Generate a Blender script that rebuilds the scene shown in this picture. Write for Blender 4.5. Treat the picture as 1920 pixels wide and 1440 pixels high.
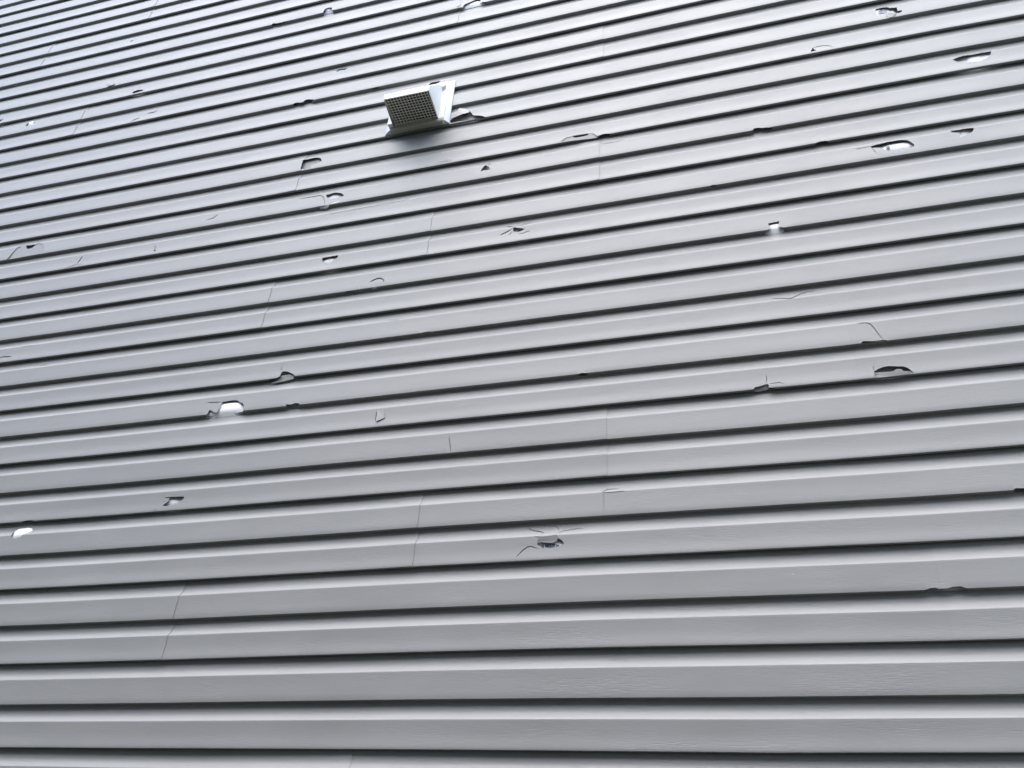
import bpy, bmesh, math, random
from mathutils import Vector, Matrix
random.seed(7)
scene = bpy.context.scene
for o in list(bpy.data.objects):
    bpy.data.objects.remove(o)

# ------------------------------------------------------------------ camera
D = 1.983            # distance from the lens to the front plane of the siding
H = 1.6              # eye height
ROT = Matrix(((0.962889023857182, 0.103768068931729, 0.24915239434037784),
              (0.2644848397946189, -0.5467309457443814, -0.7944388223672537),
              (0.05378194171074506, 0.8308534532850146, -0.5538863077475267)))
cam_data = bpy.data.cameras.new('camera')
cam = bpy.data.objects.new('camera', cam_data)
scene.collection.objects.link(cam)
cam.matrix_world = Matrix.Translation((0, 0, H)) @ ROT.to_4x4()
cam_data.sensor_fit = 'HORIZONTAL'
cam_data.sensor_width = 36
cam_data.lens = 1571.0 / 1920 * 36
cam_data.clip_start = 0.05
cam_data.clip_end = 2000
scene.camera = cam

NB_Y, NB_H, NB_X = -3.2, 6.4, 4.0     # added shading house behind the camera: its face, eaves height, right-hand end
# ------------------------------------------------------------------ sky, sun, exposure
SUN_EL, SUN_AZ = math.radians(61), math.radians(-4)     # azimuth measured from straight out from the wall, + to the right
world = bpy.data.worlds.new('World')
scene.world = world
world.use_nodes = True
wn = world.node_tree
wn.nodes.clear()
sky = wn.nodes.new('ShaderNodeTexSky')
sky.sky_type = 'NISHITA'
sky.sun_disc = False
sky.sun_elevation = SUN_EL
sky.sun_rotation = math.pi - SUN_AZ
sky.air_density = 1.3
sky.dust_density = 2.0
sky.ozone_density = 1.0
bg = wn.nodes.new('ShaderNodeBackground')
bg.inputs['Strength'].default_value = 0.14
wo = wn.nodes.new('ShaderNodeOutputWorld')
wn.links.new(sky.outputs[0], bg.inputs['Color'])
wn.links.new(bg.outputs[0], wo.inputs['Surface'])
sd = bpy.data.lights.new('sun', 'SUN')
sd.energy = 1.5
sd.angle = math.radians(72)
sd.color = (0.955, 0.972, 1.0)
sun = bpy.data.objects.new('sun', sd)
scene.collection.objects.link(sun)
to_sun = Vector((math.cos(SUN_EL) * math.sin(SUN_AZ), -math.cos(SUN_EL) * math.cos(SUN_AZ), math.sin(SUN_EL)))
sun.rotation_euler = to_sun.to_track_quat('Z', 'Y').to_euler()
sun.location = (0, -6, 9)
scene.view_settings.view_transform = 'Standard'
scene.view_settings.look = 'None'
scene.view_settings.gamma = 1
scene.view_settings.exposure = 1.66
scene.render.engine = 'CYCLES'

# ------------------------------------------------------------------ helpers
def link(o, parent=None):
    scene.collection.objects.link(o)
    if parent:
        o.parent = parent
    return o

def tag(o, label=None, cat=None, group=None, kind=None):
    for k, v in (('label', label), ('category', cat), ('group', group), ('kind', kind)):
        if v:
            o[k] = v
    return o

def mesh_obj(name, verts, faces, mat, parent=None, smooth=30, recalc=True):
    me = bpy.data.meshes.new(name)
    me.from_pydata([tuple(v) for v in verts], [], faces)
    if recalc:
        bm = bmesh.new(); bm.from_mesh(me)
        bmesh.ops.recalc_face_normals(bm, faces=bm.faces)
        bm.to_mesh(me); bm.free()
    if mat:
        me.materials.append(mat)
    if smooth:
        for p in me.polygons:
            p.use_smooth = True
        me.set_sharp_from_angle(angle=math.radians(smooth))
    return link(bpy.data.objects.new(name, me), parent)

def ray(px, py):
    """direction through a point of the 1920x1440 frame, scaled so that y = 1"""
    d = ROT @ Vector(((px - 960) / 1571.0, -(py - 720) / 1571.0, -1))
    return d / d.y

def at(px, py, depth=0.0):
    """point of the wall seen there, depth metres behind the front plane of the siding"""
    d = ray(px, py) * (D + depth)
    return Vector((d.x, d.y, d.z + H))

# ------------------------------------------------------------------ materials
def new_mat(name):
    m = bpy.data.materials.new(name)
    m.use_nodes = True
    n = m.node_tree
    b = n.nodes['Principled BSDF']
    return m, n, b

def mapping(n, scale, coord='Object'):
    tc = n.nodes.new('ShaderNodeTexCoord')
    mp = n.nodes.new('ShaderNodeMapping')
    mp.inputs['Scale'].default_value = scale
    n.links.new(tc.outputs[coord], mp.inputs['Vector'])
    return mp.outputs['Vector']

def noise(n, vec, scale, detail=2, rough=0.5, dist=0.0):
    t = n.nodes.new('ShaderNodeTexNoise')
    t.inputs['Scale'].default_value = scale
    t.inputs['Detail'].default_value = detail
    t.inputs['Roughness'].default_value = rough
    t.inputs['Distortion'].default_value = dist
    n.links.new(vec, t.inputs['Vector'])
    return t.outputs['Fac']

def ramp(n, fac, stops):
    r = n.nodes.new('ShaderNodeValToRGB')
    cr = r.color_ramp
    while len(cr.elements) < len(stops):
        cr.elements.new(0.5)
    for e, (p, c) in zip(cr.elements, stops):
        e.position = p
        e.color = c if len(c) == 4 else (*c, 1)
    n.links.new(fac, r.inputs['Fac'])
    return r.outputs['Color']

def bump(n, height, strength, dist, prev=None):
    b = n.nodes.new('ShaderNodeBump')
    b.inputs['Strength'].default_value = strength
    b.inputs['Distance'].default_value = dist
    n.links.new(height, b.inputs['Height'])
    if prev:
        n.links.new(prev, b.inputs['Normal'])
    return b.outputs['Normal']

def g(v):
    return (v, v, v, 1)

SID = (0.234, 0.232, 0.226)
def siding_material():
    m, n, b = new_mat('grey_vinyl')
    # embossed wood grain: short thin horizontal strokes in patches
    strokes = noise(n, mapping(n, (28, 28, 620)), 1.0, 3, 0.6, 0.35)
    patch = noise(n, mapping(n, (4.5, 4.5, 16)), 1.0, 2)
    cut = ramp(n, strokes, [(0.0, g(0)), (0.36, g(0)), (0.5, g(1)), (1.0, g(1))])
    pr = ramp(n, patch, [(0.35, g(0.10)), (0.68, g(0.85))])
    mul = n.nodes.new('ShaderNodeMix'); mul.data_type = 'RGBA'; mul.blend_type = 'MIX'
    n.links.new(pr, mul.inputs['Factor']); mul.inputs['A'].default_value = g(1); n.links.new(cut, mul.inputs['B'])
    nb = bump(n, mul.outputs['Result'], 0.55, 0.0005)
    # slow oil-canning of the thin sheet and a fine leathery tooth
    wav = noise(n, mapping(n, (2.1, 2.1, 9)), 1.0, 2)
    nb = bump(n, wav, 0.45, 0.004, nb)
    fine = noise(n, mapping(n, (420, 420, 900)), 1.0, 2)
    nb = bump(n, fine, 0.25, 0.00012, nb)
    n.links.new(nb, b.inputs['Normal'])
    # faint chalking and rain film, differs sheet by sheet
    oi = n.nodes.new('ShaderNodeObjectInfo')
    ch = noise(n, mapping(n, (3, 3, 5)), 1.0, 4, 0.6)
    col = ramp(n, ch, [(0.3, (SID[0] * .95, SID[1] * .955, SID[2] * .945)), (0.7, (SID[0] * 1.05, SID[1] * 1.045, SID[2] * 1.05))])
    hs = n.nodes.new('ShaderNodeHueSaturation')
    mr = n.nodes.new('ShaderNodeMapRange')
    mr.inputs['To Min'].default_value = 0.965; mr.inputs['To Max'].default_value = 1.035
    n.links.new(oi.outputs['Random'], mr.inputs['Value'])
    n.links.new(mr.outputs['Result'], hs.inputs['Value'])
    n.links.new(col, hs.inputs['Color'])
    n.links.new(hs.outputs['Color'], b.inputs['Base Color'])
    rr = ramp(n, ch, [(0.3, g(0.50)), (0.7, g(0.57))])
    n.links.new(rr, b.inputs['Roughness'])
    b.inputs['IOR'].default_value = 1.66
    return m
M_SID = siding_material()

def wrap_material():
    m, n, b = new_mat('house_wrap_sheet')
    w = noise(n, mapping(n, (14, 14, 9)), 1.0, 3, 0.6, 0.8)
    fib = noise(n, mapping(n, (300, 300, 300)), 1.0, 2)
    nb = bump(n, w, 0.6, 0.006)
    nb = bump(n, fib, 0.2, 0.0003, nb)
    n.links.new(nb, b.inputs['Normal'])
    n.links.new(ramp(n, w, [(0.3, (0.86, 0.86, 0.87)), (0.7, (0.92, 0.92, 0.92))]), b.inputs['Base Color'])
    b.inputs['Roughness'].default_value = 0.55
    return m
M_WRAP = wrap_material()

def plain(name, col, rough, bscale=None, bstr=0.2, bdist=0.001, var=0.04, metallic=0.0):
    m, n, b = new_mat(name)
    f = noise(n, mapping(n, (1, 1, 1)), bscale or 12, 4, 0.6)
    lo = tuple(c * (1 - var) for c in col); hi = tuple(min(1, c * (1 + var)) for c in col)
    n.links.new(ramp(n, f, [(0.3, lo), (0.7, hi)]), b.inputs['Base Color'])
    b.inputs['Roughness'].default_value = rough
    b.inputs['Metallic'].default_value = metallic
    n.links.new(bump(n, f, bstr, bdist), b.inputs['Normal'])
    return m
M_INK = plain('blue_ink', (0.03, 0.04, 0.12), 0.6)
M_NAIL = plain('galvanised_nail', (0.10, 0.10, 0.10), 0.5, metallic=0.6)
M_HOOD = plain('white_vent_plastic', (0.90, 0.90, 0.885), 0.38, 30, 0.1, 0.0006, 0.02)
M_FRAME = plain('yellowed_vent_lip', (0.50, 0.50, 0.38), 0.5, 40, 0.2, 0.0008, 0.10)
M_CREAM = plain('cream_vent_plastic', (0.84, 0.82, 0.72), 0.4, 30, 0.1, 0.0006, 0.03)
M_FLANGE = plain('vent_flange_plastic', (0.62, 0.63, 0.66), 0.4, 30, 0.1, 0.0005, 0.02)
M_GRILLE = plain('grimy_grille', (0.93, 0.86, 0.70), 0.7, 90, 0.5, 0.001, 0.25)
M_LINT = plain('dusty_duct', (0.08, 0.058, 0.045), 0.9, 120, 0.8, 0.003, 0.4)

# ------------------------------------------------------------------ the siding wall
S = 0.1142848735678136        # height of one course
V0 = 0.3644472186997522 + H   # lower edge of course 0 above the ground
E_ODD = -0.0009
T = 0.0140                    # depth of the recess under each course
TH = 0.0011                   # sheet thickness
# sag of the courses, measured, in millimetres: rows = every second course, columns = every 0.2 D along the wall
SAG_U = [-2.2 + 0.2 * i for i in range(15)]
SAG_K = list(range(-4, 42, 2))
SAG = [[4.0, 4.0, 4.0, 4.0, 4.0, 4.0, 4.0, 3.0, 2.4, 1.7, -0.1, -1.5, 6.2, 6.2, 6.2],
 [4.0, 4.0, 4.0, 4.0, 4.0, 4.0, 4.0, 2.8, 2.4, 1.6, -0.1, -1.5, 4.3, 6.2, 6.2],
 [1.9, 1.9, 1.9, 1.9, 2.0, 2.0, 1.8, 1.3, 1.8, 1.9, 0.8, -1.0, 1.4, 4.3, 4.5],
 [-0.9, -1.0, -1.0, -1.1, -1.1, -1.2, -1.8, -1.3, 0.6, 2.3, 2.2, -0.2, -2.7, -2.2, -2.4],
 [-1.7, -1.7, -1.7, -1.7, -1.7, -1.7, -2.6, -1.9, 0.1, 1.8, 1.7, -0.5, -3.4, -2.9, -2.8],
 [-1.4, -1.4, -1.3, -1.2, -1.1, -1.1, -2.5, -1.7, -0.1, 1.1, 1.0, -0.8, -2.6, -1.1, -0.7],
 [-0.7, -0.6, -0.5, -0.4, -0.2, -0.9, -2.0, -1.5, -0.3, 0.5, 0.4, -0.6, -1.3, 1.4, 1.9],
 [0.1, 0.3, 0.4, 0.6, 0.8, -0.6, -1.6, -1.4, -0.6, 0.1, 0.2, -0.1, 0.2, 3.3, 3.9],
 [1.0, 1.1, 1.3, 1.5, 1.7, -0.4, -1.4, -1.4, -0.9, -0.3, 0.2, 0.7, 1.7, 4.0, 4.6],
 [1.7, 1.9, 2.1, 2.3, 1.9, -0.5, -1.5, -1.8, -1.4, -0.8, 0.1, 1.3, 2.9, 4.2, 3.9],
 [2.4, 2.6, 2.8, 2.9, 1.6, -0.7, -1.9, -2.4, -2.1, -1.4, -0.0, 1.8, 3.8, 4.1, 1.9],
 [3.0, 3.2, 3.4, 3.6, 1.2, -1.2, -2.6, -3.2, -3.1, -2.2, -0.4, 2.0, 4.1, 3.6, -1.6],
 [3.5, 3.7, 3.9, 4.1, 0.6, -2.0, -3.6, -4.4, -4.3, -3.2, -1.1, 1.7, 4.0, 2.6, -6.1],
 [4.1, 4.3, 4.5, 3.4, -0.2, -3.0, -4.9, -5.9, -5.8, -4.6, -2.2, 0.9, 3.3, 1.2, -7.9],
 [4.6, 4.8, 5.1, 2.6, -1.2, -4.3, -6.5, -7.7, -7.7, -6.3, -3.7, -0.3, 2.5, 1.7, -6.8],
 [5.2, 5.5, 5.8, 1.7, -2.5, -5.8, -8.3, -9.7, -9.8, -8.4, -5.6, -1.0, 2.3, 2.1, -4.9],
 [5.8, 6.2, 5.7, 0.6, -3.9, -7.7, -10.4, -12.0, -12.2, -9.9, -5.6, -1.1, 2.2, 2.3, -3.4],
 [6.5, 7.0, 4.7, -0.8, -5.6, -9.7, -12.8, -14.6, -13.0, -9.8, -5.6, -1.3, 2.0, 2.5, -2.2],
 [7.4, 7.9, 3.6, -2.3, -7.6, -12.0, -14.6, -14.5, -12.8, -9.6, -5.6, -1.4, 1.9, 2.7, -1.2],
 [8.3, 8.9, 2.2, -4.1, -9.7, -13.1, -14.7, -14.4, -12.6, -9.5, -5.6, -1.5, 1.7, 2.8, -0.4],
 [9.4, 7.8, 0.7, -5.8, -10.5, -13.5, -14.7, -14.3, -12.5, -9.4, -5.6, -1.6, 1.6, 2.8, 0.3],
 [10.6, 6.5, -1.0, -6.9, -11.2, -13.8, -14.8, -14.2, -12.3, -9.3, -5.6, -1.7, 1.5, 2.8, 0.9],
 [11.5, 4.4, -2.5, -7.9, -11.7, -14.0, -14.8, -14.1, -12.2, -9.2, -5.6, -1.8, 1.3, 2.8, 1.3]]

def sag(x, k):
    u = min(max(x / D, SAG_U[0]), SAG_U[-1])
    i = min(int((u - SAG_U[0]) / 0.2), len(SAG_U) - 2); a = (u - SAG_U[i]) / 0.2
    kk = min(max(k, SAG_K[0]), SAG_K[-1])
    j = min(int((kk - SAG_K[0]) / 2), len(SAG_K) - 2); b = (kk - SAG_K[j]) / 2
    a = a * a * (3 - 2 * a) * .35 + a * .65
    z = (SAG[j][i] * (1 - a) + SAG[j][i + 1] * a) * (1 - b) + (SAG[j + 1][i] * (1 - a) + SAG[j + 1][i + 1] * a) * b
    return z / 1000

def course_face(lower):
    """front face of one course from its bottom corner up to the crease: (depth, height in courses)"""
    pts = [(0.0012, 0.0), (0.0003, 0.008), (0.0, 0.022)]
    if lower:        # the bottom course of each sheet curls out slightly
        pts += [(-0.0001, 0.05), (0.0002, 0.10), (0.0007, 0.16), (0.0012, 0.24), (0.0014, 0.35)]
    else:
        pts += [(0.0002, 0.15), (0.0005, 0.35)]
    pts += [(0.0006, 0.55), (0.0004, 0.588), (0.0005, 0.598), (0.0011, 0.608)]
    return pts

def cove(top):
    pts = []
    for i in range(1, 13):
        h = 0.608 + (top - 0.608) * i / 12
        x = (h - 0.608) * S * 0.74 / (T - 0.0011)
        f = x if x < 0.62 else 0.62 + 0.38 * (1 - math.exp(-(x - 0.62) / 0.38))
        pts.append((0.0011 + (T - 0.0011) * f, h))
    return pts

# two courses per sheet; the profile runs from the hidden hem lip up to the nailing flange
def sheet_profile():
    pts = [(T - 0.0042, 0.085), (T - 0.0040, 0.012), (T - 0.0050, 0.003)]   # lip behind the bottom edge
    pts += course_face(True)
    pts += cove(0.955)
    pts += [(T, 0.985), (T - 0.0010, 0.998)]
    pts += [(d, 1.0 + h) for d, h in course_face(False)]
    pts += [(d, 1.0 + h) for d, h in cove(0.96)]
    pts += [(T, 2.06), (T, 2.20)]
    return pts
PROF = sheet_profile()

wall = link(bpy.data.objects.new('house', None))
wall.location = (0, D, 0)
tag(wall, 'house clad in grey horizontal vinyl siding riddled with hail holes and cracks', 'house')
WOFF = Vector((0, -D, 0))

sheets = []      # (object, x0, x1, k)
def make_sheet(k, x0, x1, over_right=0.0, over_left=0.0, label=None):
    """k = even course number of its lower edge; over_*: this end rides over its neighbour"""
    n = max(2, int((x1 - x0) / 0.06))
    xs = [x0 + (x1 - x0) * i / n for i in range(n + 1)]
    # outline in (depth, z): front then back offset by thickness
    P2 = [Vector((d, h * S)) for d, h in PROF]
    back = []
    for i, p in enumerate(P2):
        a = P2[max(i - 1, 0)]; b = P2[min(i + 1, len(P2) - 1)]
        d1 = (p - a).normalized() if i else (b - p).normalized()
        d2 = (b - p).normalized() if i < len(P2) - 1 else d1
        n1 = Vector((d1.y, -d1.x)); n2 = Vector((d2.y, -d2.x))
        nn = (n1 + n2)
        nn = nn.normalized() if nn.length > 1e-6 else n1
        back.append(p + nn * TH)          # x = depth grows inwards
    ring = P2 + back[::-1]
    hs = [h for _, h in PROF]; hr = hs + hs[::-1]
    verts = []
    m = len(ring)
    ph = (k * 2.37) % 9
    for x in xs:
        out = 0.0
        if over_right: out += over_right * math.exp(-(x1 - x) / 0.10)
        if over_left: out += over_left * math.exp(-(x - x0) / 0.10)
        out += 0.0004 * math.sin(x * 3.1 + ph) + 0.0003 * math.sin(x * 7.3 + 2 * ph)
        for q, h in zip(ring, hr):
            kk = k + h
            odd = E_ODD * (1 - abs(1 - h)) if 0 < h < 2 else 0
            verts.append((x, q.x - out, V0 + k * S + q.y + odd + sag(x, kk)))
    faces = []
    for i in range(len(xs) - 1):
        for j in range(m):
            a, b = i * m + j, i * m + (j + 1) % m
            faces.append((a, b, b + m, a + m))
    np_ = len(P2)
    for i in (0, len(xs) - 1):            # end caps as quads
        for j in range(np_ - 1):
            faces.append((i * m + j, i * m + j + 1, i * m + m - 2 - j, i * m + m - 1 - j))
    o = mesh_obj('siding_panel', verts, faces, M_SID, wall, smooth=0)
    if label: o['label'] = label
    sheets.append([o, x0, x1, k, []])
    return o

XL, XR = -5.6, 2.6
OV = 0.028
SEAMS = {2: [-0.795, 0.206], 4: [-0.438], 6: [-0.171], 8: [0.166], 12: [-0.782], 14: [-0.485], 16: [-0.179],
         18: [-0.790], 20: [-1.05], 22: [-0.170, -1.78], 24: [-1.467], 26: [-0.493], 30: [-1.716], 32: [-1.409], -2: [-0.488],
         28: [-1.12], 34: [-0.80], 36: [-1.70], 0: [-1.25]}
HIDE = {20: 1, 28: 1, 34: 1, 36: 1, 0: 1}
for k in range(-16, 54, 2):
    sm = sorted(u * D for u in SEAMS.get(k, []) if k not in HIDE)
    xs = [XL] + sm + [XR]
    for i in range(len(xs) - 1):
        x0, x1 = xs[i], xs[i + 1]
        # the left piece rides over the right one, left of the camera; right of it the other way round
        ol = orr = 0.0
        a, b = x0, x1
        if i > 0:
            if xs[i] / D < 0.0: a = x0 - OV          # slides under its left neighbour
            else: ol = 0.0017 if xs[i] < 0 else 0.0004
        if i < len(xs) - 2:
            if xs[i + 1] / D < 0.0: orr = 0.0017
            else: b = x1 + OV
        make_sheet(k, a, b, orr, ol)

# ------------------------------------------------------------------ hail damage
def frustum(poly, d0, d1):
    vs = [at(x, y, d0) + WOFF for x, y in poly] + [at(x, y, d1) + WOFF for x, y in poly]
    n = len(poly)
    fs = [tuple(range(n)), tuple(range(2 * n - 1, n - 1, -1))]
    for i in range(n):
        j = (i + 1) % n
        fs.append((j, i, i + n, j + n))
    return vs, fs

def jitter(poly, amp=0.35, sub=2.2):
    """torn edges are a little ragged"""
    out = []
    n = len(poly)
    for i in range(n):
        a, b = Vector(poly[i]), Vector(poly[(i + 1) % n])
        out.append((a.x, a.y))
        L = (b - a).length
        m = int(L / sub)
        for j in range(1, m + 1):
            p = a.lerp(b, j / (m + 1))
            nrm = Vector((-(b - a).y, (b - a).x)) / max(L, 1e-6)
            p = p + nrm * random.uniform(-amp, amp)
            out.append((p.x, p.y))
    return out

def area(poly):
    return sum(poly[i][0] * poly[(i + 1) % len(poly)][1] - poly[(i + 1) % len(poly)][0] * poly[i][1] for i in range(len(poly)))

cutters = []      # (verts, faces, bbox)
def hole(poly, d0=-0.006, d1=0.0055, rag=0.34):
    if area(poly) > 0: poly = poly[::-1]
    p = jitter(poly, rag) if rag else poly
    vs, fs = frustum(p, d0, d1)
    cutters.append((vs, fs))

def F(*poly): hole(list(poly))
def E(*poly): hole(list(poly), -0.006, T - 0.0018)
def C(*poly): hole(list(poly), -0.006, T + 0.0015)

def crack(*pts, w=0.9, d1=None, cove=False):
    """thin slit that tapers to its ends"""
    pts = [Vector(p) for p in pts]
    L = [0]
    for a, b in zip(pts, pts[1:]): L.append(L[-1] + (b - a).length)
    dense = []
    for i, (a, b) in enumerate(zip(pts, pts[1:])):
        m = max(1, int((b - a).length / 3))
        for j in range(m): dense.append((a.lerp(b, j / m), L[i] + (L[i + 1] - L[i]) * j / m))
    dense.append((pts[-1], L[-1]))
    lft, rgt = [], []
    for i, (p, l) in enumerate(dense):
        a = dense[max(0, i - 1)][0]; b = dense[min(len(dense) - 1, i + 1)][0]
        t = (b - a).normalized(); nn = Vector((-t.y, t.x))
        f = l / L[-1]
        ww = (1.35 if not cove or w >= 0.85 else 1.1) * w * (0.35 + 0.65 * math.sin(math.pi * min(max(f, 0.0), 1.0)) ** 0.6) * 0.5
        p2 = p + nn * random.uniform(-.18, .18)
        lft.append(tuple(p2 + nn * ww)); rgt.append(tuple(p2 - nn * ww))
    hole(lft + rgt[::-1], -0.006, (T + 0.0015) if cove else 0.0045, 0)
def CC(*pts, w=0.9): crack(*pts, w=w, cove=True)

# --- torn holes, traced on the wall in frame coordinates (F = in a face, E = through the bottom edge, C = in the cove)
E((868.4,11.2),(871.3,8.3),(881.7,3.9),(890,0.3),(892,-2.1),(900.4,-2.1),(900.4,3.9),(902,5.2),(905.6,3.4),(910,3.5),(911.6,4.9),(912.4,8.9),(905,11.2),(892,15),(873.9,19.5),(865,20),(862.4,18.5),(869.2,14.3))
E((606,22.5),(607.8,19),(610.3,16.6),(614.4,14.7),(619.7,14.1),(622.8,14.4),(622.2,20),(624,20.6),(623.8,26.9),(618,28.1),(608.8,30.6),(606.5,27))
E((508,46.5),(513,43.5),(518,43.6),(525,43),(533,39.8),(537,40.5),(538,42),(520,47),(510,48.5))
F((1641.6,16.4),(1643,15.1),(1649,15.1),(1656.5,13.5),(1664.3,13.5),(1668.4,15.1),(1675,14.6),(1681.5,14.1),(1682.8,20.3),(1686,20),(1689.8,18.8),(1691.3,20.8),(1688,23.5),(1680.4,26),(1679,25.3),(1674,19.7),(1664,24),(1660.5,26),(1655,28),(1648,28.5),(1643,28),(1641.8,22))
F((1519.5,97),(1523.4,89.7),(1525,90.7),(1527,93),(1531,94.2),(1526,96))
F((1786.6,112.5),(1792.5,108.8),(1800,106.3),(1822.5,101.3),(1858,95.6),(1857.5,101.3),(1854.4,105.6),(1850,108.4),(1841,113.5),(1832,115.6),(1816,117.5),(1804,116.3),(1795,115.6))
E((1411.9,244.8),(1412.4,241.7),(1415,240.1),(1425.4,239.3),(1428.5,240.1),(1436.9,238.8),(1442,239.6),(1448.9,238.3),(1447,241.5),(1437,246.5),(1425.4,248),(1415,248.5),(1410.8,247.4))
E((1527.5,270),(1537.5,265),(1547.5,263.8),(1554,265.5),(1553,268),(1530,272.5))
F((1631.9,274.4),(1642.5,271.6),(1663.8,266.3),(1685,262.8),(1693.8,262.5),(1702.5,263.4),(1708.8,266.9),(1714.7,271.9),(1712.5,274.5),(1708,277),(1703.5,279),(1695,282.5),(1680,285),(1667.5,284.4),(1657.5,280.6),(1653.8,276.9),(1638,276.9),(1635,278))
F((1780.8,245.5),(1796.5,243.4),(1806.9,241.4),(1819.9,240),(1825.6,240.3),(1825.9,241.9),(1824,246),(1819.9,249.2),(1813,252),(1807,254.5),(1803,257),(1800.8,256.5),(1798.5,248.4),(1786,248.6))
F((1051.2,265.9),(1059,259.2),(1073,254.8),(1102.9,249.7),(1110.2,250.1),(1116,251.9),(1120.4,257),(1119.2,257.9),(1086,262.5))
E((1120.4,256.3),(1124.8,253.3),(1132,251.2),(1140.9,250.4),(1144.5,251.9),(1143,254.5),(1130,260),(1121,262))
E((843.8,226.3),(858.8,217.5),(868,214),(878.8,211.3),(880,208.5),(884,211.5),(888.5,216.5),(900,216.5),(911,219.5),(905,221),(887.5,223.5),(866,227),(845,230.5))
hole([(802.5,153.1),(817.5,151.3),(826,151.9),(820,156.9),(803.8,160),(807.5,155.6)],-0.006,0.009)
E((696,167.5),(700,165.6),(706,163),(711,163.6),(710,165.5),(698,168.5))
E((549.8,196.7),(550.4,194.2),(553.8,192.7),(557.9,191.9),(560.8,192.5),(564.2,193.1),(568.8,191.3),(570.4,188.8),(574.2,186.7),(587.1,186),(586.7,188.3),(583,193),(573.3,196),(569,196.7),(560.8,199.6),(552,200.8),(550.4,198.8))
C((630,133.5),(635,130),(643,129),(652.5,127.5),(645,132),(640,131.2),(634,134.5))
E((198.3,163.8),(205.3,160.8),(215.2,157.4),(216.1,158.9),(205.3,163.8))
F((247.3,174.2),(250.8,171.2),(258.7,168.8),(266.6,168),(269.4,168.8),(266.6,170.7),(257.7,173.2),(249.8,174.9))
F((-1,225),(3.1,224),(7.8,222.4),(1,227.3),(-1,227.5))
hole([(47.9,235.7),(52,231.3),(55.2,228.1),(60.4,227.6),(65,229.7),(64,231.8),(53,235.7)],-0.006,0.012)
F((567.5,301.7),(567.5,300.4),(580.8,297.9),(590.8,295.6),(597.9,295.6),(601.7,297.1),(603.1,301.7),(601.7,302.7),(591.7,306.7),(582.5,310.8),(583.3,314.6),(571,318.2),(569.6,316.9),(563.3,316.9))
F((900.9,321.3),(903.4,316.9),(907.5,311.9),(910.6,309.5),(912.5,311.3),(916.3,312.3),(919.4,315.3),(918.8,317.2),(916.3,318.8),(911.3,319.4),(907.5,319.2),(903.4,320.6))
F((611.9,368.3),(612.1,365.4),(619.2,363.8),(627.5,361.5),(637.1,361.5),(641.7,363.3),(645,366.5),(643.3,367.9),(637.1,369.4),(630,371),(623.3,372.9),(617,372.5),(613.8,370.8))
E((595,387.1),(602.5,386.9),(610.8,385.4),(617,384),(616.5,388),(612,391),(600,391.5))
hole([(153,408),(156.3,409.3),(165,405.5),(180,402),(160,404.5)],-0.006,0.010)
F((12.5,486.3),(20,478),(27,470),(32.3,464.5),(42,461),(49,460.3),(66.1,458.5),(68,457.5),(73,456),(78,457),(81.8,461),(82.6,467.6),(81,473),(60,478),(30,484))
F((604.7,483.8),(605.3,483.1),(616.9,481.6),(624.4,480.3),(634.2,478.4),(633.1,481.9),(629.1,485.6),(624.4,488.5),(621.3,491.9),(616.6,495),(612.5,494.1),(607.5,491.9),(605.3,490),(604.2,486.9))
E((691.3,541.1),(695.2,540.4),(700.4,539.1),(704,538.3),(708.2,539.1),(705,541.5),(696,543.5))
E((647.8,548.4),(652,546.4),(662.4,545.8),(660,547.3),(650,549.5))
hole([(963.3,425.4),(967.1,426.7),(984.2,429),(980,431.7),(973.3,434.8),(964.2,434.4),(961.9,431.7),(962.9,427.5)],-0.006,0.009)
E((1440,420),(1442.5,418.3),(1460.8,415),(1459.2,425),(1458.3,426),(1465,425.4),(1468.8,427.5),(1471.7,429.6),(1469.6,432.1),(1461.7,434.2),(1449.2,437.1),(1438.8,437.1),(1436.7,435.4),(1440.8,430),(1446.7,429.6),(1444.2,425))
E((1614.5,643.6),(1615.5,641.3),(1619.2,639.5),(1636.9,639.5),(1654,637.4),(1661.4,637.4),(1662.9,640),(1656.7,640.8),(1636.9,642.3),(1621.3,643.6))
F((1638.8,696),(1645,692.5),(1657.5,687.5),(1667.5,686.1),(1682.5,686.9),(1693.1,686.9),(1701.3,689.4),(1708.8,695),(1713.8,698.4),(1710,699.2),(1706.3,696.3),(1695,696),(1690,692.5),(1686.9,691.6),(1682.5,691.9),(1676.3,694.7),(1671.9,696.9),(1663.8,697.2),(1639.4,698.8))
F((1638,705),(1641.9,701.3),(1646.3,702.5),(1639,705.3))
E((1411.4,731.1),(1415.5,725.9),(1426.5,723.3),(1438.4,719.9),(1442.1,722.3),(1441,725.9),(1447.3,727.5),(1454.6,728),(1447,730.5),(1437,731.5),(1421,734.5),(1412,733.5))
E((1083.8,702.5),(1090,699.3),(1100,699.5),(1103,701.3),(1100,704),(1086,705))
E((525.4,705),(526.5,700.8),(529.1,697.2),(534.3,696.1),(541,697.4),(551.5,702.4),(551.2,707.5),(549.9,709.7),(537,712.5),(519.7,715.2),(505,719),(504.5,712.5),(506,711),(519,708.6))
E((534.9,758),(544.8,758.5),(553.1,755.7),(560.4,756.3),(562,759.6),(555.2,762.7),(545.8,765),(538,764),(537,760.6))
E((416.9,753.8),(426.3,752.2),(438.8,750.3),(445,750.6),(448.8,753.8),(455.6,756.3),(457.5,761.9),(456.3,769.4),(455,771.9),(445,774.4),(432.5,777.5),(410,780),(386.9,779.7),(388.1,776.3),(393.1,768.4),(396.9,770),(401.3,773.1),(405.6,774.1),(408.5,771),(411.3,766.3),(417.5,755))
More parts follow.
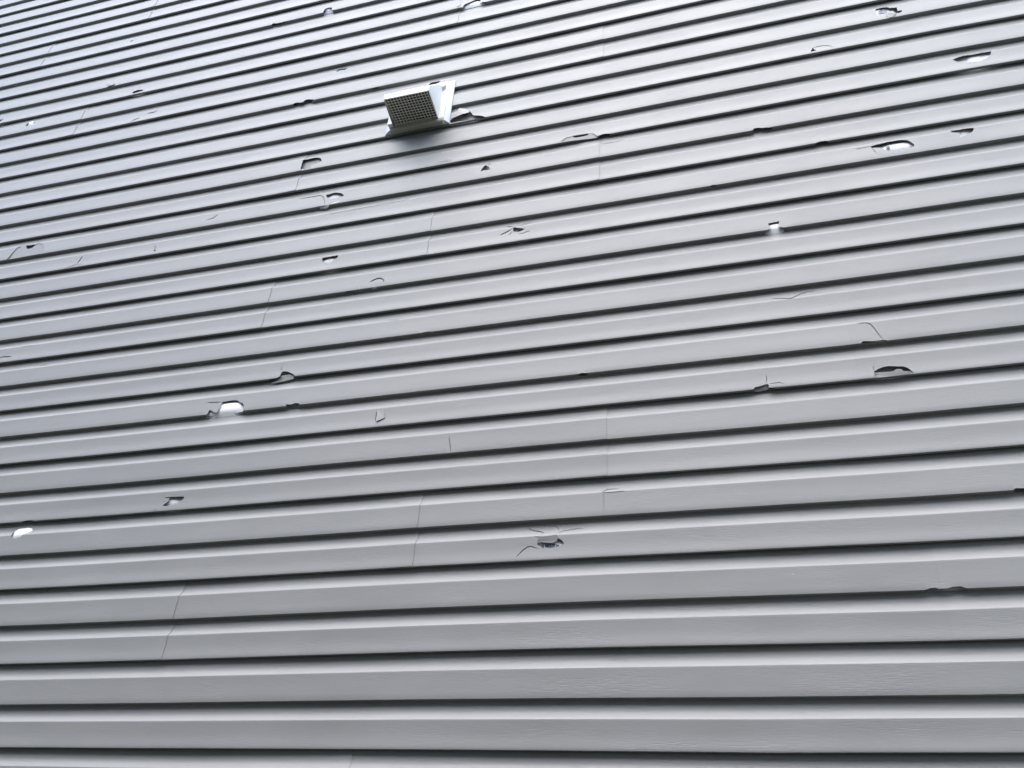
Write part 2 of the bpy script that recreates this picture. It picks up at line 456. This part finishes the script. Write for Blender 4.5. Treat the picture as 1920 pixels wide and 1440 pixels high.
F((306,933.4),(316.5,931.9),(329.5,931.4),(342.5,930.8),(345.1,932.4),(344.6,934.5),(339.9,938.6),(334.2,941.3),(332.1,943.3),(325.3,946.5),(311.3,949.1),(305.5,948.8),(307.6,945.4),(313.3,941.8),(318.5,934))
C((20.8,1004),(25.4,998.3),(29.2,998.8),(34.6,999.2),(37.5,997.5),(50,990),(53.3,990),(54.2,997.5),(47.9,998),(40.8,1004.2),(35.4,1007.9),(29.2,1010),(23.3,1008.8))
E((39.6,978.8),(45,976.7),(54.2,975.4),(64.2,975.6),(64,977.5),(46,981))
F((1007.5,1017.5),(1018.3,1016.7),(1030.8,1017.9),(1039.2,1016.7),(1044.2,1012.5),(1045.8,1009.2),(1051.7,1011.7),(1055.8,1015.8),(1057.1,1019.2),(1051.7,1023.3),(1042.5,1025.5),(1035,1027.6),(1015.8,1028.2),(1013.3,1024.2),(1008.3,1021.7))
E((1727,1109.5),(1732.8,1107),(1743.8,1102.6),(1755.4,1102.2),(1759.8,1103.7),(1775.9,1103.3),(1783.9,1100.4),(1794.8,1099.1),(1802.1,1099.3),(1809.4,1101.9),(1815.2,1105.5),(1812,1108.5),(1802,1109.5),(1787.5,1110.6),(1751,1111.4),(1728.4,1111.4))
E((1901,920.4),(1901.3,917.1),(1903.3,915.4),(1910,915.2),(1925,915.6),(1925,924),(1906,925),(1900,924.2))
E((1330,350.5),(1335,347),(1343,347),(1345,349.2))
# --- cracks
crack((855.6,13.5),(862.9,10.5),(863.3,8))
crack((1661,30),(1666.5,33.5)); crack((1679,27),(1675.5,31.5))
crack((1524,89.4),(1537.5,86.6),(1547,85.5),(1554.7,86),(1562.5,88.6),w=.8)
crack((1602.5,279.6),(1620,276.8),(1632,274.4),w=.8); crack((1635,278),(1641,284),(1646,290.5),w=.9)
CC((1124.8,270.2),(1139.4,268.2),(1154,266),(1165.7,263.1),w=.6)
crack((866,203.8),(877.5,204.4),(878.8,208),w=.7)
crack((199.3,160.3),(205.3,159.2),(207,160.4),w=.7)
crack((-2,216.8),(9.4,214.3),(14.1,215.6),w=.9)
crack((244.9,228.7),(254.8,223.2),(262.7,221.2),w=1.0); crack((276.5,212.8),(288.4,210.3),(294.4,207.2),w=1.0)
CC((820,305.3),(837.5,302.5),(848.8,300.6),w=.7); crack((836.3,295),(837,302),w=.5)
CC((911.5,309.2),(916.6,308.2),(921.3,307.0),w=.8)
crack((560,372.8),(575,370.6),(590,368.3),(598.3,366.5),(601.3,366.4),(604.6,368.1),(607.1,370.8),(608.3,375.8),(608.5,383.3),w=.9)
crack((617.5,384),(628,379.5),(636.5,377.3),w=1.0)
CC((605,403.8),(650,395.2),(680,390),(730,380.8),(767.5,373.6),w=.6)
crack((386.3,413),(400,408.8),(408.8,401.3),w=.9)
crack((145,493.8),(155,480.5),w=1.1); crack((121,503),(145,495),(157.5,496),w=.6)
crack((291.3,460),(290,469),w=.7); crack((287,470.6),(293,468.8),w=1.4)
crack((693.6,528.9),(699.9,525.5),(707.2,522.1),(715,521.9),(719.7,525.5),(719.7,529.4),w=1.7)
crack((674.4,538),(673.3,543.8),w=.7)
CC((724,600),(740,600.4),(751,597),w=.6)
crack((785,625.5),(802.5,621.8),(815,622.7),(826,621.2),w=.9)
crack((937.5,440.8),(946.7,436.7),(955,432.1),(962.3,426.8),w=1.3); crack((955,440.8),(960.8,433.2),w=.9)
CC((950,425.4),(961.5,425.3),w=1.1); crack((971.7,438.5),(980,437.1),(988.3,434.2),(992,433.1),(994.2,435.8),w=.9)
CC((967.5,424.6),(984,420.2),(996.7,416.6),w=.6)
CC((1446.3,562),(1452.5,559.5),(1465,559.5),(1482.5,560),(1497.5,552.5),(1515,546.3),(1527,546.3),w=.9)
crack((1608,606.3),(1618.6,605.4),(1626.5,605.6),(1631.1,607.2),(1636.9,612.4),(1647.3,626.5),(1654,633.8),(1655.1,636.2),w=1.2)
crack((1636.6,684.4),(1638.6,695.2),w=.8)
crack((1442.6,719.4),(1449.9,718.6),(1461.4,717.3),(1470,719.4),w=.9); crack((1437.5,703),(1436.8,718),w=.8)
crack((528.8,684),(528.2,695),w=.6)
crack((388,755.2),(400,754.4),(415.5,753.8),w=1.1)
crack((706.3,771),(703.8,790),w=.9); crack((704.4,790.9),(718.8,784.6),w=1.0)
crack((842.3,818.8),(845.3,847.5),w=.9)
crack((287.3,959.5),(293.5,954.3),w=.7); crack((328,950.9),(332,954.6),w=.6); crack((299.5,949.7),(302.5,949.4),w=1.2)
CC((990.4,991.3),(1000,995),(1014.2,997.1),(1022,1000.3),w=1.3)
crack((1000,1006.4),(1010,1006.9),(1016.7,1010.3),w=1.0)
CC((1025,986.7),(1043.3,986.7),(1047.5,991.7),(1047.9,996.7),w=.8)
CC((1046.7,1000),(1055.8,995.8),(1076.7,992.1),(1096,989.8),w=.9)
CC((1052.5,985),(1064,982.5),(1080.8,982.5),(1090,983.3),w=.8)
crack((968.3,1044.2),(979.2,1032.5),(988.3,1025.8),(994.2,1024.2),(1005.8,1027.5),(1014.6,1028.3),w=1.3)
crack((1007.7,1016.4),(1010,1010.8),(1013.3,1009.2),w=.8)
CC((1128.5,922.6),(1140,917.5),(1160,916.3),w=.9); crack((1129,924.2),(1172.5,920.6),w=1.0); crack((1131.6,926),(1132.7,940),(1132,956),w=.5)
crack((-2,670.5),(10,668.7),(22,669),w=1.4); CC((42,650),(60,647.5),w=.6); CC((70,685.2),(90,684.3),w=.6)
crack((243.8,78),(250,75.2),w=.9); crack((494,16),(497,15.2),w=1.0); crack((519,6),(522,7),w=.8)
crack((1484,1075.6),(1489,1077.2),w=.9)

# apply the cutters to the sheets they touch
def bounds(vs):
    return [min(v[i] for v in vs) for i in range(3)], [max(v[i] for v in vs) for i in range(3)]
hitmap = {}
for ci, (vs, fs) in enumerate(cutters):
    lo, hi = bounds(vs)
    for si, (o, x0, x1, k, lst) in enumerate(sheets):
        zl = V0 + (k - 0.1) * S - 0.016; zh = V0 + (k + 2.2) * S + 0.012
        if hi[0] > x0 and lo[0] < x1 and hi[2] > zl and lo[2] < zh:
            hitmap.setdefault(si, []).append(ci)

def apply_cuts(o, idx):
    tmp = []
    for ci in idx:
        vs, fs = cutters[ci]
        me = bpy.data.meshes.new('c'); me.from_pydata([tuple(v) for v in vs], [], fs)
        bm = bmesh.new(); bm.from_mesh(me); bmesh.ops.recalc_face_normals(bm, faces=bm.faces)
        bmesh.ops.triangulate(bm, faces=[f for f in bm.faces if len(f.verts) > 4])
        bm.to_mesh(me); bm.free()
        c = bpy.data.objects.new('c', me); link(c)
        c.matrix_world = Matrix.Translation((0, D, 0))
        md = o.modifiers.new('b', 'BOOLEAN'); md.operation = 'DIFFERENCE'; md.solver = 'EXACT'; md.object = c
        tmp.append(c)
    bpy.context.view_layer.update()
    dg = bpy.context.evaluated_depsgraph_get()
    me = bpy.data.meshes.new_from_object(o.evaluated_get(dg))
    o.modifiers.clear()
    old = o.data; o.data = me; bpy.data.meshes.remove(old); me.name = 'siding_panel'
    for c in tmp:
        m = c.data; bpy.data.objects.remove(c); bpy.data.meshes.remove(m)

for si, idx in hitmap.items():
    o = sheets[si][0]
    n0 = len(o.data.polygons)
    apply_cuts(o, idx)
    if len(idx) >= 3: o['label'] = 'grey vinyl panel torn and cracked by hail'
    if len(o.data.polygons) < 50: print('WARNING empty after cut', si, n0)
for o, *_ in sheets:
    me = o.data
    for p in me.polygons: p.use_smooth = True
    me.set_sharp_from_angle(angle=math.radians(24))

# broken pieces that still hang in the holes
def sheet_at(px, py):
    p = at(px, py)
    best = None
    for s in sheets:
        o, x0, x1, k, _ = s
        base = V0 + k * S + sag(p.x, k)
        if x0 <= p.x <= x1 and base <= p.z < base + 2 * S:
            best = o
    return best or sheets[0][0]

def piece(poly, depths, slots=(), name='broken_piece', label=None, th=0.0011):
    """a bent bit of sheet: one depth per outline point"""
    if isinstance(depths, (int, float)): depths = [depths] * len(poly)
    fr = [at(x, y, d) + WOFF for (x, y), d in zip(poly, depths)]
    nrm = Vector((0, 1, 0))
    bk = [v + nrm * th for v in fr]
    n = len(poly)
    vs = fr + bk
    fs = [tuple(range(n)), tuple(range(2 * n - 1, n - 1, -1))]
    for i in range(n):
        j = (i + 1) % n
        fs.append((j, i, i + n, j + n))
    me = bpy.data.meshes.new(name); me.from_pydata([tuple(v) for v in vs], [], fs)
    bm = bmesh.new(); bm.from_mesh(me)
    bmesh.ops.triangulate(bm, faces=[f for f in bm.faces if len(f.verts) > 4])
    bmesh.ops.recalc_face_normals(bm, faces=bm.faces)
    bm.to_mesh(me); bm.free()
    me.materials.append(M_SID)
    o = link(bpy.data.objects.new(name, me), sheet_at(*poly[0]))
    if slots:
        save = len(cutters)
        for sl in slots: hole(list(sl), -0.004, T, 0.1)
        apply_cuts(o, range(save, len(cutters)))
        del cutters[save:]
    if label: o['label'] = label
    return o

piece([(1050.6,266.1),(1059,258.4),(1073,254.0),(1102.9,248.9),(1110.2,249.3),(1116.6,251.3),(1121.2,256.8),(1119.5,258.3),(1086,263)],
      [.0035,.0028,.0022,.0020,.0020,.0022,.0028,.0048,.0050], slots=[[(1073,255.2),(1102.9,250.9),(1102.9,253),(1100,254.1),(1088.4,256.6),(1077.4,258.1)]], label='darker inner layer of vinyl bared by the half round tear')
piece([(11,487),(20,477),(27,469),(32.3,463.4),(42,460),(49,459.2),(66.1,457.4),(73,455),(79,456.2),(83,461),(83.4,467.6),(81.8,473.4),(60,478.6),(30,484.8)],
      [.0035,.0030,.0025,.0020,.0020,.0020,.0020,.0020,.0022,.0026,.0034,.0050,.0055,.0055], slots=[[(49,461.4),(66.1,458.5),(64,461.9),(58.3,465.5),(51,466.8)]], label='darker inner layer of vinyl bared at the frame edge')
piece([(561.8,318),(565.8,306),(567.3,303.8),(580,298.9),(590,296.7),(595.5,297.2),(599,299.3),(603.5,303.6),(594,309.5),(584,318),(570,320.5)],
      [.0125,.0100,.0090,.0075,.0068,.0068,.0075,.0090,.0110,.0125,.0128], label='dark grey folded vinyl scrap inside the ragged hole')
piece([(1010.5,1010.5),(1016,1006.4),(1044,1002.4),(1046,1009.0),(1044.6,1012.9),(1039.4,1017.1),(1030.8,1018.4),(1018.3,1017.2),(1008.2,1018.0)],
      [-.0006,-.0008,-.0008,-.0004,.0012,.0022,.0024,.0022,.0012], label='rounded tongue of vinyl hanging over the printed wrap')
piece([(526,706),(531,704),(538,702.8),(543.5,702),(551.5,705),(551,710),(536,714),(520,717.5),(506,720),(518,714),(523.5,709)],
      [.0045,.0042,.0040,.0040,.0045,.0060,.0070,.0080,.0090,.0070,.0060], label='bent grey flap folded back into the torn bottom edge')
piece([(1412.5,733.5),(1415.5,729.2),(1427,726.5),(1439.5,723.6),(1441.8,726.5),(1440.8,730.3),(1421,734.7)],
      [.0060,.0045,.0042,.0042,.0045,.0072,.0085], label='bent grey flap folded back under the crack')
piece([(596.5,388.2),(606,387.8),(615.5,386.2),(614.5,389.6),(611,391.4),(601,391.8)],[.0035,.0032,.0035,.006,.007,.007])
piece([(1663.6,24.6),(1674,20),(1678.6,25),(1680,27),(1676,30.5),(1667,33),(1660.8,29.6)],[-.0022,-.0030,-.0030,-.0012,-.0008,-.0008,-.0010])
piece([(845,223.5),(861.3,202.5),(877.5,205),(879.6,210.6),(868,213.4),(858.8,216.8)],[-.0010,-.0012,-.0025,-.0060,-.0060,-.0040], label='bulged vinyl lifted beside the vent hood')
piece([(1639.2,699.2),(1663.8,697.6),(1671.9,697.3),(1676.3,695.1),(1682.5,692.3),(1686.9,692),(1690,692.9),(1695,696.4),(1706.3,696.7),(1702,701.8),(1670,705.8),(1646,708.2),(1646.6,702.5)],
      [-.0009,-.0024,-.0026,-.0030,-.0034,-.0034,-.0030,-.0026,-.0020,-.0012,-.0010,-.0008,-.0009])
piece([(707.3,769.3),(719.5,768.3),(721.5,783.0),(704.8,790.0)],[-.0007,-.0007,-.0009,-.0030])

# ------------------------------------------------------------------ house wrap behind the sheets
def bulge(px, py, depth, rx=0.045, rz=0.026, up=0.004):
    p = at(px, py, depth) + WOFF
    return (p.x, p.z + up, depth, rx, rz)
BULGES = [bulge(885, 9, .006, .05, .02, .012), bulge(615, 18, .005, .03, .02, .012), bulge(1655, 23, .0085, .045), bulge(1822, 111, .0128, .07, .02), bulge(1685, 275, .0068, .06, .022),
          bulge(1808, 249, .0112, .035, .02), bulge(58, 231, .003, .03, .02), bulge(626, 368, .0085, .04, .02), bulge(617, 489, .0068, .035, .02), bulge(971, 430, .0105, .025, .018),
          bulge(1452, 427, .0042, .032, .021, .006), bulge(420, 767, .0030, .085, .028, .006), bulge(322, 941, .0090, .035, .02), bulge(36, 1003, .003, .035, .022),
          bulge(1790, 1106, .0100, .05, .014, .012), bulge(1030, 1022, .0086, .06, .022, .002), bulge(1433, 722, .010, .04, .02, .012), bulge(546, 757, .010, .03, .016, .012)]
def wrap():
    vs, fs = [], []
    def spans(lo, hi, a, b, fine, coarse):
        out = [lo]
        while out[-1] < hi - 1e-6:
            q = out[-1]
            out.append(min(hi, q + (fine if a - 1e-6 <= q < b else min(coarse, max(fine, a - q if q < a else coarse)))))
        return out
    xs = spans(XL + 0.02, XR - 0.02, -4.3, 1.2, 0.014, 0.2)
    zs = spans(0.05, V0 + 54 * S, V0 - S, V0 + 38 * S, 0.011, 0.2)
    nx, nz = len(xs) - 1, len(zs) - 1
    for z in zs:
        near = [b for b in BULGES if abs(b[1] - z) < 3 * b[4]]
        for x in xs:
            y = T + 0.0042 + 0.0010 * math.sin(x * 5 + z * 3.3) * math.sin(z * 4.1 - x * 1.7)
            for bx_, bz, bd, rx, rz in near:
                if abs(x - bx_) < 3 * rx:
                    y -= (y - bd) * math.exp(-((x - bx_) / rx) ** 4 - ((z - bz) / rz) ** 4)
            vs.append((x, y, z))
    for j in range(nz):
        for i in range(nx):
            a = j * (nx + 1) + i
            fs.append((a, a + 1, a + nx + 2, a + nx + 1))
    return mesh_obj('house_wrap', vs, fs, M_WRAP, wall, smooth=180, recalc=False)
wr = wrap()
wr['label'] = 'white house wrap showing through the holes'
WD = 0.0075

def print_text(txt, px, py, size, ang=0.0, depth=WD):
    cu = bpy.data.curves.new('t', 'FONT'); cu.body = txt; cu.size = size; cu.extrude = 0.0003
    cu.align_x = 'CENTER'; cu.align_y = 'CENTER'; cu.offset = size * 0.02
    t = bpy.data.objects.new('t', cu); link(t)
    bpy.context.view_layer.update()
    me = bpy.data.meshes.new_from_object(t.evaluated_get(bpy.context.evaluated_depsgraph_get()))
    bpy.data.objects.remove(t)
    me.materials.clear(); me.materials.append(M_INK)
    o = link(bpy.data.objects.new('printed_text', me), wr)
    p = at(px, py, depth) + WOFF
    o.matrix_local = Matrix.Translation(p) @ Matrix.Rotation(math.radians(90), 4, 'X') @ Matrix.Rotation(ang, 4, 'Z')
    return o
print_text('e MSDS w', 1032.3, 1023.0, 0.0108, 0.0)
print_text('MSDS', 616.5, 26.0, 0.020, 0.0, 0.0042)
print_text('MSDS', 1655.0, 21.3, 0.012, 0.0, 0.0052)
print_text('MSDS', 1656.0, 25.0, 0.007, 0.0, 0.0052)
# a galvanised staple head in the wrap, seen through the long hole
p = at(1665, 276.2, 0.0045) + WOFF
vs = [(p.x + 0.006 * math.cos(a) * r, p.y - 0.0012 * (1 - r), p.z + 0.006 * math.sin(a) * r) for r in (1.0, 0.6) for a in [i * math.pi / 8 for i in range(16)]]
fs = [tuple(range(16, 32))] + [(i, (i + 1) % 16, 16 + (i + 1) % 16, 16 + i) for i in range(16)]
mesh_obj('nail_head', vs, fs, M_NAIL, wr, smooth=30)

# slab behind the wrap so that nothing shines through the wall
mesh_obj('sheathing', [(XL, T + 0.03, 0), (XR, T + 0.03, 0), (XR, T + 0.15, 0), (XL, T + 0.15, 0),
                       (XL, T + 0.03, V0 + 54.5 * S), (XR, T + 0.03, V0 + 54.5 * S), (XR, T + 0.15, V0 + 54.5 * S), (XL, T + 0.15, V0 + 54.5 * S)],
         [(0, 1, 5, 4), (1, 2, 6, 5), (2, 3, 7, 6), (3, 0, 4, 7), (4, 5, 6, 7), (3, 2, 1, 0)],
         plain('sheathing_board', (0.45, 0.33, 0.20), 0.9, 30, 0.4, 0.002, 0.15), wall, smooth=0)

# ------------------------------------------------------------------ exhaust vent hood
def build_vent():
    U0, U1 = -1.1750, -0.9850         # hood, left and right
    Z0 = H + 2.667                    # underside
    PB, PF = 0.015, 0.152             # from the wall, back and front
    ZF, ZT = H + 2.696, H + 2.888     # top of the front lip, top at the wall
    B0, B1 = -1.1800, -0.9880         # the cheeks spread a little towards the wall
    F0, F1 = -1.1650, -0.9800
    root = link(bpy.data.objects.new('vent_hood', None))
    root.location = ((U0 + U1) / 2, D, Z0)
    tag(root, 'white plastic exhaust vent hood with a grimy square grille on the siding', 'vent')
    O = Vector((-(U0 + U1) / 2, 0, -Z0))
    def add(name, vs, fs, mat, smooth=0, par=root, bev=0.0, seg=2):
        me = bpy.data.meshes.new(name)
        me.from_pydata([tuple(Vector(v) + O) for v in vs], [], fs)
        bm = bmesh.new(); bm.from_mesh(me)
        bmesh.ops.remove_doubles(bm, verts=bm.verts, dist=1e-6)
        if bev:
            bmesh.ops.bevel(bm, geom=list(bm.edges), offset=bev, segments=seg, affect='EDGES', profile=0.6, clamp_overlap=True)
        bmesh.ops.recalc_face_normals(bm, faces=bm.faces)
        bm.to_mesh(me); bm.free()
        me.materials.append(mat)
        if smooth:
            for p in me.polygons: p.use_smooth = True
            me.set_sharp_from_angle(angle=math.radians(smooth))
        return link(bpy.data.objects.new(name, me), par)
    def box(x0, x1, y0, y1, z0, z1):
        return ([(x, y, z) for x in (x0, x1) for y in (y0, y1) for z in (z0, z1)],
                [(0, 1, 3, 2), (4, 6, 7, 5), (0, 4, 5, 1), (2, 3, 7, 6), (0, 2, 6, 4), (1, 5, 7, 3)])
    # sloping picture-frame flange
    fo = (-1.2180, -0.9470, H + 2.650, H + 2.913); fi = (-1.1960, -0.9640, H + 2.6590, H + 2.8960)
    vs = []
    for (x0, x1, z0, z1), y in ((fo, 0.003), (fo, -0.0035), (fi, -0.015), (fi, 0.003)):
        vs += [(x0, y, z0), (x1, y, z0), (x1, y, z1), (x0, y, z1)]
    fs = []
    for r in range(2):
        for i in range(4):
            j = (i + 1) % 4
            fs.append((r * 4 + i, r * 4 + j, r * 4 + 4 + j, r * 4 + 4 + i))
    fs += [(8, 9, 10, 11), (0, 3, 2, 1)]
    vs = vs[:12]
    add('flange', vs, fs, M_FLANGE, 25, bev=0.0007, seg=2)
    # collar between flange and hood
    v, f = box(-1.1900, -0.9670, -0.0205, -0.0140, Z0 - 0.001, H + 2.8920)
    add('collar', v, f, M_CREAM, 40, bev=0.003, seg=3)
    # hood cover: two cheeks, front lip and sloping top, open underneath
    t = 0.0026
    prof = [(-PB, Z0), (-PF, Z0), (-PF, ZF), (-PB, ZT)]
    inn = [(-PB, Z0), (-PF + t, Z0), (-PF + t, ZF - t * 0.4), (-PB, ZT - t)]
    def gx(y, side):
        f = (-y - PB) / (PF - PB)
        return (B0 + (F0 - B0) * f) if side == 0 else (B1 + (F1 - B1) * f)
    vs = [(gx(y, 0), y, z) for y, z in prof] + [(gx(y, 1), y, z) for y, z in prof] + \
         [(gx(y, 0) + t, y, z) for y, z in inn] + [(gx(y, 1) - t, y, z) for y, z in inn]
    fs = [(0, 1, 2, 3), (4, 7, 6, 5), (1, 5, 6, 2), (2, 6, 7, 3),
          (8, 11, 10, 9), (12, 13, 14, 15), (9, 10, 14, 13), (10, 11, 15, 14),
          (0, 8, 9, 1), (9, 13, 5, 1), (13, 12, 4, 5), (0, 3, 11, 8), (4, 12, 15, 7), (3, 7, 15, 11)]
    add('hood_cover', vs, fs, M_HOOD, 35, bev=0.0012, seg=2)
    # grille: crossed bars set just inside the opening, with a rim
    vs, fs = [], []
    def ab(*a):
        v, f = box(*a); b = len(vs); vs.extend(v); fs.extend([tuple(i + b for i in q) for q in f])
    gx0, gx1, gy0, gy1 = -1.1660 + t * 0.5, -0.9870 - t * 0.5, -PF + t, -PB - 0.004
    nx, ny = 14, 11
    for i in range(nx + 1):
        x = gx0 + (gx1 - gx0) * i / nx
        wv = 0.00125 if 0 < i < nx else 0.0022
        ab(max(x - wv, gx0), min(x + wv, gx1), gy0, gy1, Z0 + 0.0012, Z0 + 0.0024)
    for j in range(ny + 1):
        y = gy0 + (gy1 - gy0) * j / ny
        wv = 0.00125 if 0 < j < ny else 0.0020
        ab(gx0, gx1, max(y - wv, gy0), min(y + wv, gy1), Z0 + 0.0006, Z0 + 0.0020)
    me = bpy.data.meshes.new('grille'); me.from_pydata([tuple(Vector(v) + O) for v in vs], [], fs)
    bm = bmesh.new(); bm.from_mesh(me); bmesh.ops.recalc_face_normals(bm, faces=bm.faces); bm.to_mesh(me); bm.free()
    me.materials.append(M_GRILLE)
    link(bpy.data.objects.new('grille', me), root)
    # closing strips beside the grille, then the lint-covered throat above it
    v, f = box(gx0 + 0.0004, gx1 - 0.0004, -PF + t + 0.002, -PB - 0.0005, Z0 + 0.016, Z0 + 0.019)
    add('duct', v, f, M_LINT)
    # yellowed lip hanging below the opening against the wall
    n = 10
    vs = []
    for x in (-1.1880, -0.9700):
        vs += [(x, -PB + 0.002, Z0 - 0.0015), (x, -0.0200, Z0 - 0.0015), (x, -0.0212, Z0 - 0.005), (x, -0.0205, Z0 - 0.011), (x, -0.0165, Z0 - 0.017), (x, -0.0110, Z0 - 0.0200), (x, -0.004, Z0 - 0.0200)]
    k = 7
    fs = [tuple(range(k)), tuple(range(2 * k - 1, k - 1, -1))] + [(i, (i + 1) % k, k + (i + 1) % k, k + i) for i in range(k)]
    add('bottom_lip', vs, fs, M_FRAME, 40)
    # small moulded corner lug at the lower left, screw boss at the upper right
    v, f = box(-1.1960, -1.1780, -PB - 0.024, -PB + 0.001, Z0 - 0.002, Z0 + 0.010)
    add('corner_lug', v, f, M_HOOD, 40, bev=0.002, seg=3)
    cx, cz, r0 = -0.9860, ZT - 0.030, 0.0130
    seg = 24
    vs = [(cx + r0 * rr * math.cos(a), y, cz + r0 * rr * math.sin(a)) for rr, y in ((1, -PB + 0.001), (1, -0.030), (0.86, -0.034), (0.25, -0.034), (0.25, -0.0325)) for a in [2 * math.pi * i / seg for i in range(seg)]]
    fs = []
    for r in range(4):
        for i in range(seg):
            j = (i + 1) % seg
            fs.append((r * seg + i, r * seg + j, (r + 1) * seg + j, (r + 1) * seg + i))
    fs.append(tuple(range(4 * seg, 5 * seg)))
    fs.append(tuple(range(seg - 1, -1, -1)))
    add('screw_boss', vs, fs, M_HOOD, 35)
build_vent()

# ------------------------------------------------------------------ ground
def ground():
    m, n, b = new_mat('mown_grass_and_soil')
    f = noise(n, mapping(n, (1, 1, 1)), 3.0, 6, 0.65)
    f2 = noise(n, mapping(n, (1, 1, 1)), 60.0, 4, 0.7)
    c = ramp(n, f, [(0.3, (0.020, 0.022, 0.014)), (0.5, (0.026, 0.028, 0.018)), (0.7, (0.036, 0.032, 0.026))])
    n.links.new(c, b.inputs['Base Color'])
    b.inputs['Roughness'].default_value = 0.95
    n.links.new(bump(n, f2, 0.6, 0.03), b.inputs['Normal'])
    o = mesh_obj('ground', [(-400, -400, 0), (400, -400, 0), (400, 400, 0), (-400, 400, 0)], [(0, 1, 2, 3)], m, None, smooth=0, recalc=False)
    tag(o, kind='structure')
ground()

# ------------------------------------------------------------------ unseen house added behind the camera to darken the lower courses
def neighbour():
    NY, NZ, X0, X1 = NB_Y, NB_H, -13.0, NB_X
    root = link(bpy.data.objects.new('added_shade_house', None)); root.location = (X0, NY, 0)
    tag(root, 'unseen tan house with a dark gable roof, added to shade the lower siding', 'house')
    mw = plain('tan_stucco', (0.22, 0.205, 0.185), 0.9, 25, 0.4, 0.004, 0.08)
    mr = plain('dark_shingles', (0.06, 0.06, 0.06), 0.9, 18, 0.6, 0.01, 0.25)
    W = X1 - X0
    def bx(x0, x1, y0, y1, z0, z1):
        return ([(x, y, z) for x in (x0, x1) for y in (y0, y1) for z in (z0, z1)],
                [(0, 1, 3, 2), (4, 6, 7, 5), (0, 4, 5, 1), (2, 3, 7, 6), (0, 2, 6, 4), (1, 5, 7, 3)])
    mesh_obj('wall', *bx(0, W, -9, 0, 0, NZ), mw, root, smooth=0)
    e = 0.35
    vs = []
    for x in (-e, W + e):
        vs += [(x, e, NZ + 0.002), (x, e, NZ + 0.16), (x, -4.5, NZ + 1.9), (x, -9 - e, NZ + 0.16), (x, -9 - e, NZ + 0.002)]
    mesh_obj('roof', vs, [(0, 1, 2, 3, 4), (9, 8, 7, 6, 5), (0, 5, 6, 1), (1, 6, 7, 2), (2, 7, 8, 3), (3, 8, 9, 4), (4, 9, 5, 0)], mr, root, smooth=0)
    mt = plain('white_window_trim', (0.75, 0.75, 0.74), 0.5, 20, 0.1, 0.001, 0.03)
    mg = plain('dark_glass', (0.03, 0.035, 0.04), 0.08, 3, 0.02, 0.001, 0.1)
    for x in (2.5, 6.5, 10.5):
        for z in (1.0, 3.7):
            if z + 1.3 > NZ: continue
            v, f = bx(x, x + 1.1, -0.02, 0.04, z, z + 1.3)
            wdw = mesh_obj('window', v, f, mt, root, smooth=0)
            v, f = bx(x + 0.08, x + 1.02, 0.041, 0.045, z + 0.08, z + 1.22)
            mesh_obj('pane', v, f, mg, wdw, smooth=0)
neighbour()
